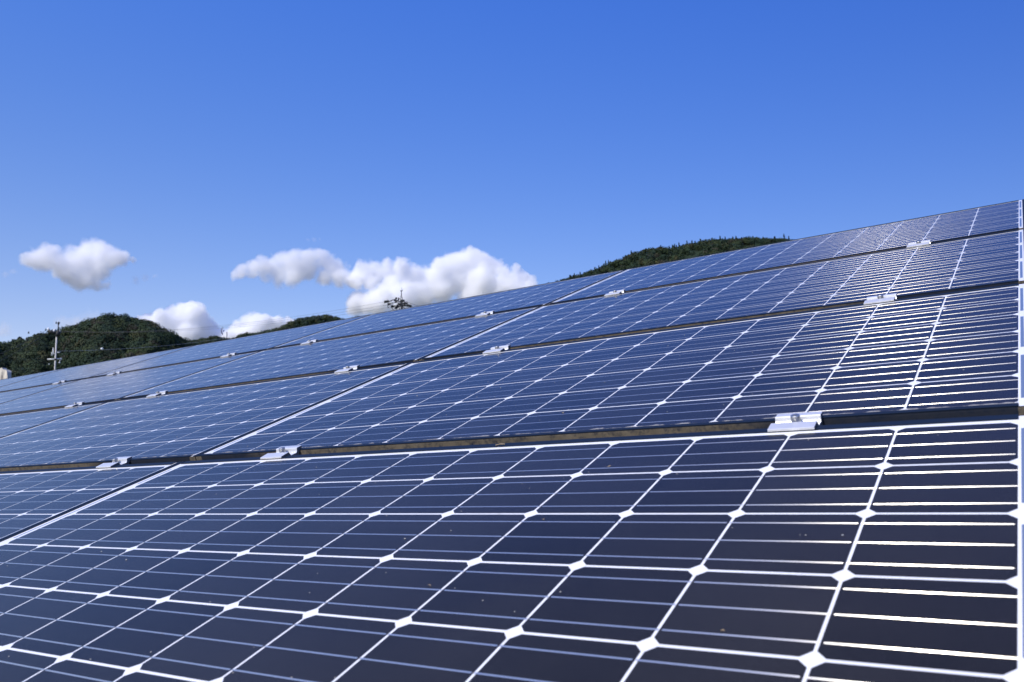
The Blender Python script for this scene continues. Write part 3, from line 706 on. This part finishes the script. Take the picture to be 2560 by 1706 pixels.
# ------------------------------------------------------------------ clouds
DCL = 3000.0
def cloud_material(name, cs, dens, amp, soft):
    """density falls off softly round a heap of puffs; noise warps the puffs into curls"""
    mt = bpy.data.materials.new(name); mt.use_nodes = True; t = mt.node_tree; t.nodes.clear()
    out = N(t, 'ShaderNodeOutputMaterial'); v = N(t, 'ShaderNodeVolumePrincipled')
    v.inputs['Color'].default_value = (1.0, 1.0, 1.0, 1); v.inputs['Anisotropy'].default_value = 0.0
    geo = N(t, 'ShaderNodeNewGeometry')
    def warp(src, scale, a_, det):
        nz = N(t, 'ShaderNodeTexNoise'); nz.inputs['Scale'].default_value = scale; nz.inputs['Detail'].default_value = det; nz.inputs['Roughness'].default_value = 0.58
        t.links.new(geo.outputs['Position'], nz.inputs['Vector'])
        vm = N(t, 'ShaderNodeVectorMath', operation='MULTIPLY_ADD'); vm.inputs[1].default_value = (a_, a_, a_)
        sb = N(t, 'ShaderNodeVectorMath', operation='SUBTRACT'); sb.inputs[1].default_value = (0.5, 0.5, 0.5)
        t.links.new(nz.outputs['Color'], sb.inputs[0]); t.links.new(sb.outputs[0], vm.inputs[0]); t.links.new(src, vm.inputs[2])
        return vm.outputs[0]
    p = warp(warp(warp(geo.outputs['Position'], 0.007, amp, 2), 0.022, amp*0.55, 3), 0.06, amp*0.30, 3)
    cur = None
    for c, r_ in cs:
        di = N(t, 'ShaderNodeVectorMath', operation='DISTANCE'); di.inputs[1].default_value = c; t.links.new(p, di.inputs[0])
        q = math_node(t, 'MULTIPLY', di.outputs['Value'], 1.0/r_)
        if cur is None: cur = q
        else:
            cur = math_node(t, 'SMOOTH_MIN', cur, q); cur.node.inputs[2].default_value = 0.28
    mr = N(t, 'ShaderNodeMapRange'); mr.interpolation_type = 'SMOOTHSTEP'; mr.inputs['From Min'].default_value = 1.08; mr.inputs['From Max'].default_value = 1.08-soft
    mr.inputs['To Min'].default_value = 0.0; mr.inputs['To Max'].default_value = dens
    t.links.new(cur, mr.inputs['Value']); t.links.new(mr.outputs[0], v.inputs['Density']); t.links.new(v.outputs[0], out.inputs['Volume'])
    mt.cycles.volume_step_rate = 0.25
    return mt
def cloud(lumps, label, seed, dens=0.042, amp=78.0, soft=0.5, depth=1.0):
    rng = np.random.default_rng(seed); bm = bmesh.new(); cs = []
    for x, y, r_ in lumps:
        c = at(x, y, DCL); sc = (c-CAMW).length/FPX; d_ = (c-CAMW).normalized()
        cs.append((c + d_*rng.uniform(-1, 1)*r_*sc*depth, r_*sc))
    o0 = sum((c for c, _ in cs), Vector())/len(cs)
    for c, R_ in cs:
        bmesh.ops.create_icosphere(bm, subdivisions=2, radius=R_*1.1+amp*0.30, matrix=Matrix.Translation(c-o0))
    o = link("cloud", bm_mesh(bm, "cloud"), cloud_material("cloud_vapour", cs, dens, amp, soft)); o.location = o0
    md = o.modifiers.new("union", 'REMESH'); md.mode = 'VOXEL'; md.voxel_size = 9.0
    tag(o, label, "cloud"); return o
cloud([(72,655,22),(100,660,30),(125,642,24),(142,632,14),(160,665,34),(190,650,34),(218,640,34),(250,636,32),(240,665,36),(280,650,28),(308,648,20),(332,650,11),(200,690,30),(175,684,28),(232,705,20),(258,712,13),(148,690,16)],
      "white cumulus cloud alone at the far left, above the round hill", 1, 0.05, 80.0, 0.6, 0.6)
cloud([(588,688,15),(606,684,20),(632,674,22),(655,668,26),(685,668,28),(712,660,28),(742,658,30),(772,648,26),(798,642,22),(815,660,24),(768,676,30),(735,690,26),(700,690,22),(830,678,30),(852,692,28),(812,700,24),(665,690,20),(635,694,16),(880,700,24)],
      "long flat cumulus cloud left of the big cloud mass", 2, 0.045, 78.0, 0.6, 0.6)
cloud([(890,700,24),(905,680,26),(940,682,26),(968,672,24),(1000,674,28),(1030,690,30),(980,706,30),(920,705,22),(1070,690,30),(1100,668,32),(1125,655,30),(1150,652,30),(1180,650,30),(1205,662,30),(1232,674,28),(1150,690,46),(1200,700,40),(1100,715,44),(1050,735,44),(1000,745,44),(945,750,38),(900,758,32),(1262,692,24),(1292,676,12),(1300,700,24),(1325,705,14),(1250,722,34),(1180,740,40),(1300,735,30),(1225,725,36),(1275,715,34),(1320,722,26),(1200,690,34)],
      "biggest white cumulus cloud, billowing behind the dark pole top", 3, 0.065, 72.0, 0.5, 0.45)
cloud([(345,806,12),(362,800,15),(380,796,18),(405,790,22),(436,784,20),(462,773,20),(478,770,18),(488,782,22),(500,798,24),(470,795,32),(460,815,36),(420,815,30),(385,815,26),(505,818,30),(535,818,20),(470,845,34),(520,845,30),(552,835,24),(575,845,22),(420,840,30)],
      "white cloud rising behind the right shoulder of the round hill", 4, 0.085, 60.0)
cloud([(585,825,16),(602,812,18),(622,803,18),(642,800,20),(668,803,20),(695,808,18),(720,805,14),(640,828,30),(605,836,22),(680,828,26),(560,842,18),(730,815,16),(750,812,12),(660,815,24),(712,822,18)],
      "low white cloud bank behind the small hill and the overhead lines", 5, 0.085, 60.0)
cloud([(160,815,22),(190,803,22),(225,800,24),(255,800,18),(200,825,30),(150,835,18)], "faint thin cloud veil between the pale pole and the round hill", 6, 0.012, 90, 0.9)
cloud([(10,825,16),(0,830,14)], "tiny faint cloud puff at the left edge of the photo", 7, 0.015, 40, 0.9)
cloud([(10,688,10),(30,682,9),(340,700,12),(365,692,12),(390,688,8)], "faint cloud wisps beside the lone left cumulus", 8, 0.014, 40, 0.9)
cloud([(770,600,6),(785,597,7),(800,595,5)], "tiny faint wisp alone in the blue above the middle clouds", 9, 0.012, 30, 0.9)
